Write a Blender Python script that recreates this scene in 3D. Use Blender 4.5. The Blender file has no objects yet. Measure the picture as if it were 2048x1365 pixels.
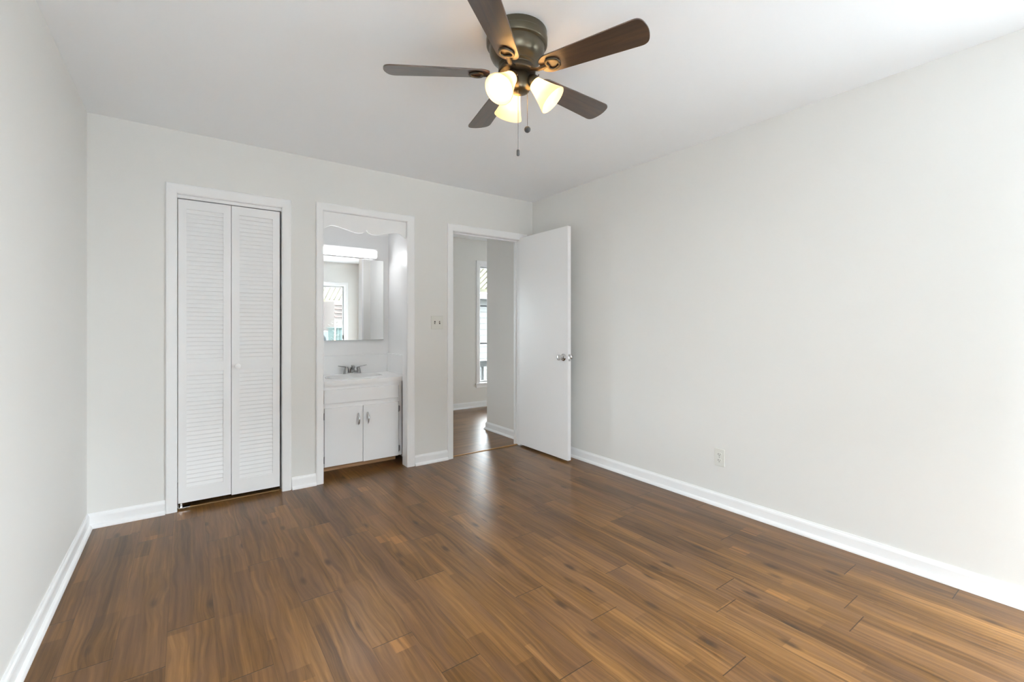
import bpy, bmesh, math, random
from mathutils import Vector, Matrix
random.seed(7)
PI = math.pi
sc = bpy.context.scene
col = sc.collection

# ------------------------------------------------------------------ camera, sky, exposure
CAM_Z = 1.1887
cam_d = bpy.data.cameras.new('camera')
cam_d.sensor_width = 36.0
cam_d.lens = 907.9 / 2048 * 36.0
cam_d.shift_y = -(682.5 - 652.0) / 2048
cam_d.clip_start = 0.05
cam = bpy.data.objects.new('camera', cam_d)
cam.location = (0, 0, CAM_Z)
cam.rotation_euler = (PI / 2, 0, -0.6251)
col.objects.link(cam)
sc.camera = cam

SKY = 38.0
w = bpy.data.worlds.new('world')
sc.world = w
w.use_nodes = True
bg = w.node_tree.nodes['Background']
bg.inputs['Color'].default_value = (0.865, 0.935, 1.0, 1)
bg.inputs['Strength'].default_value = SKY

def portal(name, loc, rot, sx, sy):
    l = bpy.data.lights.new(name, 'AREA')
    l.shape = 'RECTANGLE'; l.size = sx; l.size_y = sy
    l.cycles.is_portal = True
    o = bpy.data.objects.new(name, l)
    o.location = loc; o.rotation_euler = rot
    col.objects.link(o)
    return o

# the room (metres): camera stands at x = 0, y = 0
H = 2.44
XL, XR = -0.463, 2.861
YB, YF = 3.611, -0.80         # wall with the doors, wall behind the camera
WT = 0.09                     # wall thickness
YN = 4.27                     # back wall of the wash niche
YH = 5.67                     # far wall of the hall
W4 = (-0.34, 0.42, 0.35, 1.985)    # added narrow rear window, unseen, lets in extra daylight
W2 = (1.80, 2.60, 0.35, 1.985)    # rear window: x0, x1, z0, z1
W3 = (-0.44, 0.14, 0.12, 2.08)   # added unseen window in the right wall, brightens the left wall: y0, y1, z0, z1
W5 = (1.10, 1.42, 0.353, 2.076)    # added unseen hall window, brightens the hall wall and door
W1 = (3.505, 4.75, 0.353, 2.076)  # hall window: x0, x1, z0, z1
portal('daylight_portal', ((W2[0] + W2[1]) / 2, YF - WT - 0.02, (W2[2] + W2[3]) / 2), (PI / 2, 0, 0), W2[1] - W2[0], W2[3] - W2[2])
portal('daylight_portal', ((W4[0] + W4[1]) / 2, YF - WT - 0.02, (W4[2] + W4[3]) / 2), (PI / 2, 0, 0), W4[1] - W4[0], W4[3] - W4[2])
portal('daylight_portal', (XR + WT + 0.02, (W3[0] + W3[1]) / 2, (W3[2] + W3[3]) / 2), (PI / 2, 0, PI / 2), W3[1] - W3[0], W3[3] - W3[2])
portal('daylight_portal', ((W5[0] + W5[1]) / 2, YH + WT + 0.02, (W5[2] + W5[3]) / 2), (PI / 2, 0, PI), W5[1] - W5[0], W5[3] - W5[2])
portal('daylight_portal', ((W1[0] + W1[1]) / 2, YH + WT + 0.02, (W1[2] + W1[3]) / 2), (PI / 2, 0, PI), W1[1] - W1[0], W1[3] - W1[2])

sc.view_settings.view_transform = 'Standard'
sc.view_settings.look = 'None'
sc.view_settings.gamma = 1.0
sc.view_settings.use_curve_mapping = False
sc.view_settings.exposure = 0.15
cy = sc.cycles
cy.use_denoising = True
cy.max_bounces = 12
cy.diffuse_bounces = 8
cy.glossy_bounces = 6
cy.transparent_max_bounces = 16
cy.caustics_reflective = False
cy.caustics_refractive = False
cy.sample_clamp_indirect = 8.0

# ------------------------------------------------------------------ materials
def srgb(r, g, b):
    f = lambda c: c / 12.92 if c <= 0.04045 else ((c + 0.055) / 1.055) ** 2.4
    return (f(r / 255), f(g / 255), f(b / 255), 1)

class NT:
    def __init__(s, name):
        s.m = bpy.data.materials.new(name); s.m.use_nodes = True
        s.t = s.m.node_tree; s.n = s.t.nodes; s.l = s.t.links
        s.p = s.n['Principled BSDF']; s.out = s.n['Material Output']
    def add(s, kind, **kw):
        n = s.n.new(kind)
        for k, v in kw.items():
            if k in n.inputs: s.set(n.inputs[k], v)
            else: setattr(n, k, v)
        return n
    def set(s, sock, v):
        if hasattr(v, 'is_linked') or isinstance(v, bpy.types.NodeSocket): s.l.new(v, sock)
        else: sock.default_value = v
    def math(s, op, a, b=0.0, clamp=False):
        n = s.n.new('ShaderNodeMath'); n.operation = op; n.use_clamp = clamp
        s.set(n.inputs[0], a); s.set(n.inputs[1], b)
        return n.outputs[0]
    def mix(s, f, a, b, blend='MIX'):
        n = s.n.new('ShaderNodeMix'); n.data_type = 'RGBA'; n.blend_type = blend
        s.set(n.inputs[0], f); s.set(n.inputs[6], a); s.set(n.inputs[7], b)
        return n.outputs[2]
    def ramp(s, f, stops):
        n = s.n.new('ShaderNodeValToRGB'); s.set(n.inputs[0], f)
        e = n.color_ramp.elements
        while len(e) < len(stops): e.new(0.5)
        for i, (p, c) in enumerate(stops): e[i].position = p; e[i].color = c
        return n.outputs[0]
    def noise(s, vec, scale, detail=3, rough=0.5, dist=0.0):
        n = s.n.new('ShaderNodeTexNoise')
        if vec is not None: s.l.new(vec, n.inputs['Vector'])
        n.inputs['Scale'].default_value = scale; n.inputs['Detail'].default_value = detail
        n.inputs['Roughness'].default_value = rough; n.inputs['Distortion'].default_value = dist
        return n.outputs['Fac']
    def obj(s):
        return s.n.new('ShaderNodeTexCoord').outputs['Object']
    def vscale(s, vec, sx, sy, sz):
        n = s.n.new('ShaderNodeVectorMath'); n.operation = 'MULTIPLY'
        s.set(n.inputs[0], vec); n.inputs[1].default_value = (sx, sy, sz)
        return n.outputs[0]
    def bump(s, h, strength, dist=0.01):
        n = s.n.new('ShaderNodeBump'); s.set(n.inputs['Height'], h)
        n.inputs['Strength'].default_value = strength; n.inputs['Distance'].default_value = dist
        s.l.new(n.outputs[0], s.p.inputs['Normal'])

def paint(name, c, rough=0.6, var=0.015, bump=0.04, scale=90.0, spec=0.35):
    t = NT(name); v = t.obj()
    n1 = t.noise(v, 1.3, 3); n2 = t.noise(v, scale, 2)
    a = tuple(x * (1 - var) for x in c[:3]) + (1,); b = tuple(min(1, x * (1 + var)) for x in c[:3]) + (1,)
    t.set(t.p.inputs['Base Color'], t.mix(n1, a, b))
    t.p.inputs['Roughness'].default_value = rough
    t.p.inputs['Specular IOR Level'].default_value = spec
    if bump: t.bump(n2, bump, 0.003)
    return t.m

def metal(name, c, rough=0.25, var=0.06, metallic=1.0):
    t = NT(name); v = t.obj(); n1 = t.noise(v, 30.0, 3)
    a = tuple(x * (1 - var) for x in c[:3]) + (1,)
    t.set(t.p.inputs['Base Color'], t.mix(n1, a, c))
    t.p.inputs['Metallic'].default_value = metallic
    t.set(t.p.inputs['Roughness'], t.math('ADD', t.math('MULTIPLY', n1, 0.1), rough - 0.05))
    return t.m

def emit(name, c, strength):
    t = NT(name); v = t.obj()
    n = t.noise(v, 3.0, 1)
    t.set(t.p.inputs['Base Color'], (0.9, 0.9, 0.9, 1))
    t.set(t.p.inputs['Emission Color'], t.mix(n, c, c))
    t.p.inputs['Emission Strength'].default_value = strength
    return t.m

def glass(name, refl=0.07, tint=(0.97, 0.985, 0.98, 1)):
    t = NT(name)
    tr = t.add('ShaderNodeBsdfTransparent'); tr.inputs[0].default_value = tint
    gl = t.add('ShaderNodeBsdfGlossy'); gl.inputs['Roughness'].default_value = 0.02
    mx = t.add('ShaderNodeMixShader'); mx.inputs[0].default_value = refl
    t.l.new(tr.outputs[0], mx.inputs[1]); t.l.new(gl.outputs[0], mx.inputs[2])
    t.l.new(mx.outputs[0], t.out.inputs['Surface'])
    return t.m

M = {}
M['wall'] = paint('wall_paint', (0.765, 0.757, 0.735, 1), 0.62, 0.012, 0.05)
M['hall_wall'] = paint('hall_wall_paint', (0.77, 0.75, 0.72, 1), 0.62, 0.012, 0.05)
M['niche_wall'] = paint('niche_wall_paint', (0.87, 0.87, 0.87, 1), 0.42, 0.012, 0.05)
M['ceiling'] = paint('ceiling_paint', (0.905, 0.92, 0.94, 1), 0.75, 0.012, 0.06)
M['trim'] = paint('trim_paint', (0.88, 0.88, 0.885, 1), 0.38, 0.01, 0.02, 40)
M['door'] = paint('door_paint', (0.90, 0.90, 0.905, 1), 0.30, 0.01, 0.03, 25)
M['louver'] = paint('louver_paint', (0.86, 0.86, 0.865, 1), 0.42, 0.01, 0.02, 40)
M['cabinet'] = paint('cabinet_paint', (0.88, 0.88, 0.89, 1), 0.35, 0.01, 0.02, 40)
M['laminate'] = paint('counter_laminate', (0.87, 0.87, 0.87, 1), 0.25, 0.01, 0.0)
M['porcelain'] = paint('basin_porcelain', (0.76, 0.76, 0.755, 1), 0.12, 0.01, 0.0)
M['plastic'] = paint('ivory_plastic', (0.72, 0.715, 0.67, 1), 0.35, 0.01, 0.0)
M['slot'] = paint('dark_slot', (0.03, 0.028, 0.025, 1), 0.6, 0.05, 0.0)
M['chrome'] = metal('chrome', (0.72, 0.72, 0.73, 1), 0.14)
M['nickel'] = metal('brushed_nickel', (0.36, 0.36, 0.355, 1), 0.28)
M['hinge'] = metal('hinge_steel', (0.33, 0.33, 0.34, 1), 0.35)
M['bronze'] = metal('aged_bronze', (0.105, 0.090, 0.062, 1), 0.33, 0.15, 0.85)
M['iron'] = metal('dark_bronze', (0.06, 0.048, 0.033, 1), 0.38, 0.15, 0.7)
M['chain'] = metal('dark_chain', (0.20, 0.20, 0.20, 1), 0.4)
M['fob'] = paint('dark_fob', (0.06, 0.06, 0.062, 1), 0.4, 0.3, 0.0)
M['alu'] = metal('aluminium_sash', (0.42, 0.42, 0.41, 1), 0.45)
M['darkrail'] = paint('dark_sash_rail', (0.10, 0.10, 0.10, 1), 0.5)
M['glass'] = glass('window_glass')
M['bulb'] = emit('lit_bulb', (1.0, 0.72, 0.35, 1), 42.0)
M['tube'] = emit('lit_diffuser', (0.98, 0.99, 1.0, 1), 21.0)
M['awning'] = paint('cream_awning_metal', (0.20, 0.19, 0.135, 1), 0.5)
M['whitesiding'] = paint('white_siding', (0.040, 0.0415, 0.039, 1), 0.6)
M['roofing'] = paint('pale_roof_metal', (0.052, 0.052, 0.051, 1), 0.5)
M['deckwood'] = paint('grey_deck_wood', (0.018, 0.020, 0.020, 1), 0.7)
M['pink'] = paint('pink_stucco', (0.042, 0.027, 0.023, 1), 0.7)
M['palepink'] = paint('pale_pink_stucco', (0.048, 0.040, 0.036, 1), 0.7)
M['teal'] = paint('teal_siding', (0.010, 0.022, 0.020, 1), 0.6)
M['darkpane'] = paint('dark_window_pane', (0.004, 0.005, 0.006, 1), 0.3)
M['ground'] = paint('pale_concrete', (0.44, 0.44, 0.44, 1), 0.8, 0.05)
M['leaf'] = paint('plant_leaf', (0.007, 0.011, 0.005, 1), 0.6, 0.3)
M['acgrey'] = paint('pale_unit_metal', (0.030, 0.037, 0.040, 1), 0.5)

def mat_mirror():
    t = NT('mirror_silver'); v = t.obj(); n = t.noise(v, 4.0, 1)
    t.set(t.p.inputs['Base Color'], t.mix(n, (0.90, 0.91, 0.90, 1), (0.92, 0.925, 0.92, 1)))
    t.p.inputs['Metallic'].default_value = 1.0; t.p.inputs['Roughness'].default_value = 0.0
    return t.m
M['mirror'] = mat_mirror()

def mat_shade():
    t = NT('frosted_cream_glass'); v = t.obj(); n = t.noise(v, 20.0, 2)
    c = t.mix(n, (0.90, 0.80, 0.66, 1), (0.93, 0.84, 0.71, 1))
    d = t.add('ShaderNodeBsdfDiffuse'); t.l.new(c, d.inputs[0])
    tr = t.add('ShaderNodeBsdfTranslucent'); t.l.new(c, tr.inputs[0])
    gl = t.add('ShaderNodeBsdfGlossy'); gl.inputs['Roughness'].default_value = 0.25
    m1 = t.add('ShaderNodeMixShader'); m1.inputs[0].default_value = 0.6
    t.l.new(d.outputs[0], m1.inputs[1]); t.l.new(tr.outputs[0], m1.inputs[2])
    m2 = t.add('ShaderNodeMixShader'); m2.inputs[0].default_value = 0.04
    t.l.new(m1.outputs[0], m2.inputs[1]); t.l.new(gl.outputs[0], m2.inputs[2])
    t.l.new(m2.outputs[0], t.out.inputs['Surface'])
    return t.m
M['shade'] = mat_shade()

def wood(name, stops, sx=2.0, sy=40.0, rough=0.4):
    """grain along local x"""
    t = NT(name); v = t.obj()
    g = t.noise(t.vscale(v, sx, sy, sy), 1.0, 5, 0.6, 0.6)
    t.set(t.p.inputs['Base Color'], t.ramp(g, stops))
    t.p.inputs['Roughness'].default_value = rough
    t.bump(g, 0.08, 0.002)
    return t.m
M['walnut'] = wood('walnut_blade', [(0.32, srgb(40, 28, 20)), (0.5, srgb(64, 45, 31)), (0.68, srgb(92, 63, 40))], 2.2, 34, 0.32)
M['walnut'].node_tree.nodes['Principled BSDF'].inputs['Specular IOR Level'].default_value = 0.8
M['walnut'].node_tree.nodes['Principled BSDF'].inputs['Coat Weight'].default_value = 0.4
M['walnut'].node_tree.nodes['Principled BSDF'].inputs['Coat Roughness'].default_value = 0.3
M['kick'] = wood('bare_wood', [(0.3, srgb(172, 128, 90)), (0.7, srgb(212, 168, 124))], 2.0, 40, 0.6)
M['strip'] = wood('golden_threshold_wood', [(0.3, srgb(150, 105, 55)), (0.7, srgb(190, 142, 82))], 3.0, 50, 0.45)

def mat_floor():
    t = NT('floor_planks')
    uv = t.add('ShaderNodeUVMap', uv_map='UVMap').outputs[0]
    ed = t.add('ShaderNodeUVMap', uv_map='Edge').outputs[0]
    rnd = t.add('ShaderNodeAttribute', attribute_name='rnd')
    rs = t.add('ShaderNodeSeparateColor'); t.l.new(rnd.outputs['Color'], rs.inputs[0])
    r1, r2, r3 = rs.outputs[0], rs.outputs[1], rs.outputs[2]
    off = t.add('ShaderNodeCombineXYZ')
    t.set(off.inputs[0], t.math('MULTIPLY', r1, 37.0)); t.set(off.inputs[1], t.math('MULTIPLY', r2, 53.0)); t.set(off.inputs[2], t.math('MULTIPLY', r3, 9.0))
    va = t.add('ShaderNodeVectorMath', operation='ADD'); t.l.new(uv, va.inputs[0]); t.l.new(off.outputs[0], va.inputs[1])
    v = va.outputs[0]
    # knots: sparse cells, the grain bends round them
    vor = t.add('ShaderNodeTexVoronoi', feature='F1'); t.l.new(t.vscale(v, 3.2, 9.0, 1.0), vor.inputs['Vector'])
    vor.inputs['Scale'].default_value = 1.0
    kd = vor.outputs['Distance']
    bend = t.math('MULTIPLY', t.math('SUBTRACT', 0.55, kd, True), 0.04)
    sep = t.add('ShaderNodeSeparateXYZ'); t.l.new(v, sep.inputs[0])
    low = t.noise(t.vscale(v, 1.6, 5.0, 1.0), 1.0, 3, 0.55, 0.3)
    yv = t.math('ADD', t.math('ADD', sep.outputs[1], bend), t.math('MULTIPLY', low, 0.03))
    cv = t.add('ShaderNodeCombineXYZ'); t.l.new(sep.outputs[0], cv.inputs[0]); t.l.new(yv, cv.inputs[1]); t.l.new(sep.outputs[2], cv.inputs[2])
    g = cv.outputs[0]
    broad = t.noise(t.vscale(g, 0.9, 13.0, 1.0), 1.0, 3, 0.55, 0.6)
    mid = t.noise(t.vscale(g, 1.7, 44.0, 1.0), 1.0, 4, 0.6, 0.5)
    fine = t.noise(t.vscale(g, 5.0, 150.0, 1.0), 1.0, 3, 0.6, 0.2)
    wave = t.add('ShaderNodeTexWave', wave_type='BANDS', bands_direction='Y', wave_profile='SIN')
    t.l.new(t.vscale(g, 0.35, 1.0, 1.0), wave.inputs['Vector'])
    wave.inputs['Scale'].default_value = 13.0; wave.inputs['Distortion'].default_value = 2.2
    wave.inputs['Detail'].default_value = 2.0; wave.inputs['Detail Scale'].default_value = 0.7
    patch = t.noise(t.vscale(v, 1.9, 10.0, 1.0), 1.0, 2, 0.5, 0.5)
    # printed boards: two strips to each plank, cut at their own lengths
    strip = t.math('FLOOR', t.math('MULTIPLY', sep.outputs[1], 13.0))
    def cells(scale, off_, mul):
        c_ = t.math('FLOOR', t.math('ADD', t.math('MULTIPLY', sep.outputs[0], scale), t.math('MULTIPLY', strip, off_)))
        wn = t.add('ShaderNodeTexWhiteNoise', noise_dimensions='2D')
        cc = t.add('ShaderNodeCombineXYZ'); t.l.new(t.math('MULTIPLY', strip, mul), cc.inputs[0]); t.l.new(c_, cc.inputs[1])
        t.l.new(cc.outputs[0], wn.inputs['Vector'])
        return wn.outputs[0]
    board = cells(1.7, 0.37, 1.0)
    butt = cells(11.0, 0.61, 3.0)
    f = t.math('ADD', t.math('MULTIPLY', broad, 0.44), t.math('MULTIPLY', mid, 0.30))
    f = t.math('ADD', f, t.math('MULTIPLY', fine, 0.24))
    f = t.math('ADD', f, t.math('MULTIPLY', t.math('SUBTRACT', wave.outputs['Fac'], 0.5), 0.05))
    f = t.math('ADD', f, t.math('MULTIPLY', t.math('SUBTRACT', board, 0.5), 0.11))
    f = t.math('ADD', f, t.math('MULTIPLY', t.math('SUBTRACT', r3, 0.5), 0.06))
    base = t.ramp(f, [(0.18, srgb(42, 26, 10)), (0.37, srgb(80, 53, 24)), (0.48, srgb(104, 72, 36)), (0.59, srgb(127, 90, 49)), (0.82, srgb(170, 125, 76))])
    base = t.mix(t.math('MULTIPLY', t.ramp(patch, [(0.42, (0, 0, 0, 1)), (0.60, (1, 1, 1, 1))]), 0.35), base, srgb(104, 76, 58))
    lightm = t.math('MULTIPLY', t.math('GREATER_THAN', butt, 0.993), t.ramp(mid, [(0.40, (0.2, 0.2, 0.2, 1)), (0.6, (1, 1, 1, 1))]))
    base = t.mix(t.math('MULTIPLY', lightm, 0.45), base, srgb(176, 122, 66))
    kn = t.ramp(kd, [(0.06, (1, 1, 1, 1)), (0.17, (0, 0, 0, 1))])
    kmask = t.math('MULTIPLY', kn, t.ramp(t.noise(t.vscale(v, 1.3, 2.0, 1.0), 1.0, 1), [(0.38, (0, 0, 0, 1)), (0.46, (1, 1, 1, 1))]))
    base = t.mix(t.math('MULTIPLY', kmask, 0.8), base, srgb(44, 29, 18))
    # seams: x of Edge = distance to the nearest end, y = distance to the nearest long side
    es = t.add('ShaderNodeSeparateXYZ'); t.l.new(ed, es.inputs[0])
    endm = t.ramp(t.math('MULTIPLY', es.outputs[0], 100.0), [(0.10, (1, 1, 1, 1)), (0.26, (0, 0, 0, 1))])
    sidem = t.ramp(t.math('MULTIPLY', es.outputs[1], 100.0), [(0.05, (1, 1, 1, 1)), (0.14, (0, 0, 0, 1))])
    base = t.mix(t.math('MULTIPLY', endm, 0.8), base, srgb(28, 19, 12))
    base = t.mix(t.math('MULTIPLY', sidem, 0.35), base, srgb(36, 24, 15))
    t.set(t.p.inputs['Base Color'], base)
    t.set(t.p.inputs['Roughness'], t.math('ADD', 0.25, t.math('MULTIPLY', low, 0.10)))
    t.p.inputs['Specular IOR Level'].default_value = 0.32
    hgt = t.math('SUBTRACT', t.math('ADD', t.math('MULTIPLY', fine, 0.6), t.math('MULTIPLY', low, 1.2)), t.math('ADD', endm, t.math('MULTIPLY', sidem, 0.6)))
    t.bump(hgt, 0.16, 0.004)
    return t.m
M['floor'] = mat_floor()

# ------------------------------------------------------------------ mesh helpers
class MB:
    def __init__(s): s.v = []; s.f = []
    def box(s, x0, y0, z0, x1, y1, z1):
        i = len(s.v)
        s.v += [(x0, y0, z0), (x1, y0, z0), (x1, y1, z0), (x0, y1, z0), (x0, y0, z1), (x1, y0, z1), (x1, y1, z1), (x0, y1, z1)]
        s.f += [[i + a for a in q] for q in ((0, 3, 2, 1), (4, 5, 6, 7), (0, 1, 5, 4), (1, 2, 6, 5), (2, 3, 7, 6), (3, 0, 4, 7))]
        return s
    def loft(s, rings, caps=True, closed=True):
        """rings: lists of points, equal length"""
        i = len(s.v); n = len(rings[0])
        for r in rings: s.v += [tuple(p) for p in r]
        for a in range(len(rings) - 1):
            for b in range(n if closed else n - 1):
                c = (b + 1) % n
                s.f.append([i + a * n + b, i + a * n + c, i + (a + 1) * n + c, i + (a + 1) * n + b])
        if caps and closed:
            s.f.append([i + b for b in reversed(range(n))])
            k = i + (len(rings) - 1) * n
            s.f.append([k + b for b in range(n)])
        return s
    def prism(s, pts, fn0, fn1):
        return s.loft([[fn0(*p) for p in pts], [fn1(*p) for p in pts]])
    def lathe(s, prof, n=32, mat=None, caps=False):
        """prof: (r, z) from one end to the other"""
        mt = mat or Matrix.Identity(4)
        rings = []
        for r, z in prof:
            rings.append([mt @ Vector((r * math.cos(2 * PI * k / n), r * math.sin(2 * PI * k / n), z)) for k in range(n)])
        return s.loft(rings, caps=caps)
    def tube(s, pts, rad, n=8, closed=False, flat=1.0):
        pts = [Vector(p) for p in pts]; m = len(pts)
        rads = rad if isinstance(rad, (list, tuple)) else [rad] * m
        rings = []; up = None
        for k in range(m):
            if closed: d = pts[(k + 1) % m] - pts[k - 1]
            else: d = pts[min(k + 1, m - 1)] - pts[max(k - 1, 0)]
            d.normalize()
            if up is None:
                up = Vector((0, 0, 1)) if abs(d.z) < 0.9 else Vector((0, 1, 0))
            side = d.cross(up).normalized(); u2 = side.cross(d).normalized(); up = u2
            rings.append([pts[k] + side * (rads[k] * math.cos(2 * PI * j / n)) + u2 * (rads[k] * flat * math.sin(2 * PI * j / n)) for j in range(n)])
        if closed: rings.append(rings[0])
        return s.loft(rings, caps=not closed)
    def sphere(s, c, r, n=16, sz=1.0):
        prof = [(max(1e-5, r * math.sin(PI * k / (n // 2))), -r * sz * math.cos(PI * k / (n // 2))) for k in range(n // 2 + 1)]
        return s.lathe(prof, n, Matrix.Translation(c))
    def build(s, name, mat, parent=None, bevel=0.0, smooth=False, seg=2):
        me = bpy.data.meshes.new(name)
        me.from_pydata(s.v, [], s.f)
        bm = bmesh.new(); bm.from_mesh(me)
        bmesh.ops.remove_doubles(bm, verts=bm.verts, dist=1e-6)
        bmesh.ops.recalc_face_normals(bm, faces=bm.faces)
        bm.to_mesh(me); bm.free()
        me.materials.append(mat)
        o = bpy.data.objects.new(name, me)
        col.objects.link(o)
        if smooth:
            for p in me.polygons: p.use_smooth = True
            me.set_sharp_from_angle(angle=math.radians(38))
        if bevel:
            b = o.modifiers.new('edge', 'BEVEL'); b.width = bevel; b.segments = seg; b.limit_method = 'ANGLE'; b.angle_limit = math.radians(40)
        if parent: o.parent = parent
        return o

def tag(o, label, cat, group=None, kind=None):
    o['label'] = label; o['category'] = cat
    if group: o['group'] = group
    if kind: o['kind'] = kind
    return o
def empty(name, label, cat, loc=(0, 0, 0), rz=0.0, group=None, kind=None):
    o = bpy.data.objects.new(name, None); o.location = loc; o.rotation_euler = (0, 0, rz)
    o.empty_display_size = 0.1
    col.objects.link(o)
    return tag(o, label, cat, group, kind)
def wallx(mb, y0, y1, x0, x1, z0, z1, holes):
    """wall slab in the x-z plane with rectangular holes (x0, x1, z0, z1)"""
    xs = sorted({x0, x1, *[h[0] for h in holes], *[h[1] for h in holes]})
    for a, b in zip(xs, xs[1:]):
        hs = sorted((h[2], h[3]) for h in holes if h[0] <= a + 1e-6 and h[1] >= b - 1e-6)
        z = z0
        for p, q in hs:
            if p > z + 1e-6: mb.box(a, y0, z, b, y1, p)
            z = q
        if z < z1 - 1e-6: mb.box(a, y0, z, b, y1, z1)
    return mb
def swap_xy(mb):
    mb.v = [(y, x, z) for x, y, z in mb.v]; return mb

# ------------------------------------------------------------------ floor of planks
def plank_floor(name, planks, along_y, label):
    """planks: (u0, u1, v0, v1) rectangles, u along the grain"""
    bm = bmesh.new()
    uvl = bm.loops.layers.uv.new('UVMap'); edl = bm.loops.layers.uv.new('Edge')
    cl = bm.loops.layers.float_color.new('rnd')
    for (u0, u1, v0, v1) in planks:
        c = (random.random(), random.random(), random.random(), 1)
        um, vm = (u0 + u1) / 2, (v0 + v1) / 2
        for ua, ub in ((u0, um), (um, u1)):
            for va, vb in ((v0, vm), (vm, v1)):
                pts = [(ua, va), (ub, va), (ub, vb), (ua, vb)]
                vs = [bm.verts.new((v, u, 0) if along_y else (u, v, 0)) for u, v in pts]
                if along_y: vs = vs[::-1]; pts = pts[::-1]
                f = bm.faces.new(vs)
                for lp, (u, v) in zip(f.loops, pts):
                    lp[uvl].uv = (u - u0, v - v0)
                    lp[edl].uv = (min(u - u0, u1 - u), min(v - v0, v1 - v))
                    lp[cl] = c
    me = bpy.data.meshes.new(name); bm.to_mesh(me); bm.free()
    me.materials.append(M['floor'])
    o = bpy.data.objects.new(name, me); col.objects.link(o)
    return tag(o, label, 'floor', kind='structure')

PW, PLN = 0.1535, 1.22
known = {0: 2.11, 1: 1.654, 2: 2.62, 3: 1.979, 4: 2.36, 5: 1.60, 6: 1.297, 7: 2.05, 8: 1.50, 9: 2.25, 10: 1.12, 11: 0.663, 12: 1.95, 13: 1.36, 14: 0.83, 15: 1.7,
         -6: 2.53, -5: 2.145, -4: 1.99, -3: 2.21, -2: 1.78, -1: 1.36}
planks = []
for n in range(-6, 16):
    v0 = 0.407 + PW * n; v1 = v0 + PW
    v0c, v1c = max(v0, XL - 0.02), min(v1, XR + 0.02)
    if v1c - v0c < 0.004: continue
    end = YN + 0.02 if n < 8 else 3.655
    j = known.get(n, 1.0)
    cuts = sorted({YF - 0.02, end, *[j + k * PLN for k in range(-4, 5) if YF < j + k * PLN < end - 0.05]})
    for a, b in zip(cuts, cuts[1:]): planks.append((a, b, v0c, v1c))
plank_floor('floor', planks, True, 'brown wood plank floor of the empty bedroom')
planks = []
for n in range(0, 15):
    v0 = 3.655 + PW * n; v1 = min(v0 + PW, YH + 0.02)
    if v1 - v0 < 0.004: break
    j = 1.9 + (n * 0.47) % PLN
    u0 = 1.635 if v1 < 4.45 else 0.10
    cuts = sorted({u0, 5.35, *[j + k * PLN for k in range(-2, 5) if u0 + 0.06 < j + k * PLN < 5.3]})
    for a, b in zip(cuts, cuts[1:]): planks.append((a, b, v0, v1))
plank_floor('floor_hall', planks, False, 'brown wood plank floor of the hall beyond the open door')

# ------------------------------------------------------------------ walls, ceiling
CL = (-0.037, 0.567, 2.034)      # closet opening x0, x1, head
NI = (0.850, 1.515, 2.060)       # wash niche opening
DR = (1.951, 2.700, 2.037)       # hall door opening
J = 0.016                        # jamb board thickness
mb = wallx(MB(), YB, YB + WT, XL - WT, XR + WT, 0, H,
           [(c[0] - J, c[1] + J, 0, c[2] + J) for c in (CL, NI, DR)])
tag(mb.build('wall_back', M['wall']), 'warm white wall with the closet, wash niche and hall doorway', 'wall', kind='structure')
mb = MB().box(XL - WT, YF - WT, 0, XL, YB, H)
tag(mb.build('wall_left', M['wall']), 'plain warm white wall left of the closet', 'wall', kind='structure')
mb = swap_xy(wallx(MB(), XR, XR + WT, YF - WT, YB, 0, H, [W3]))
tag(mb.build('wall_right', M['wall']), 'long plain warm white wall carrying the power outlet', 'wall', kind='structure')
mb = wallx(MB(), YF - WT, YF, XL, XR, 0, H, [W2, W4])
tag(mb.build('wall_front', M['wall']), 'warm white wall with the large window, seen in the mirror', 'wall', kind='structure')
mb = MB().box(XL - WT, YF - WT, H, 5.4, YH + WT, H + 0.1)
tag(mb.build('ceiling', M['ceiling']), 'flat white ceiling above the fan', 'ceiling', kind='structure')
# closet and niche enclosure
mb = MB().box(XL - WT, YB + WT, 0, XL, YN, H).box(0.695, YB + WT, 0, 0.775, YN, H).box(XL - WT, YN, 0, 0.775, YN + WT, H)
tag(mb.build('wall_closet', M['hall_wall']), 'unlit inner walls of the closet behind the louvered door', 'wall', kind='structure')
mb = MB().box(0.775, YN, 0, 1.70, YN + WT, H).box(1.605, YB + WT, 0, 1.695, YN, H)
tag(mb.build('wall_niche', M['niche_wall']), 'white inner walls of the wash niche around the mirror', 'wall', kind='structure')
mb = MB().box(0.775, YB + WT, 0, 0.777, YN, H)
mb.build('niche_side', M['niche_wall'], bpy.data.objects['wall_niche'])
# hall
mb = wallx(MB(), YH, YH + WT, 0.1, 5.35, 0, H, [W1, W5])
tag(mb.build('wall_hall', M['hall_wall']), 'grey far wall of the hall with the tall window', 'wall', kind='structure')
mb = MB().box(0.10, YN + WT, 0, 0.20, YH, H).box(5.35, 4.40, 0, 5.45, YH + WT, H)
tag(mb.build('wall_hall_side', M['hall_wall']), 'grey end walls of the hall out of sight of the doorway', 'wall', kind='structure')
mb = MB().box(2.82, YB + WT, 0, 5.45, 4.40, H)
tag(mb.build('wall_hall_right', M['hall_wall']), 'taupe grey hall wall just beyond the open white door', 'wall', kind='structure')

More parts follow.
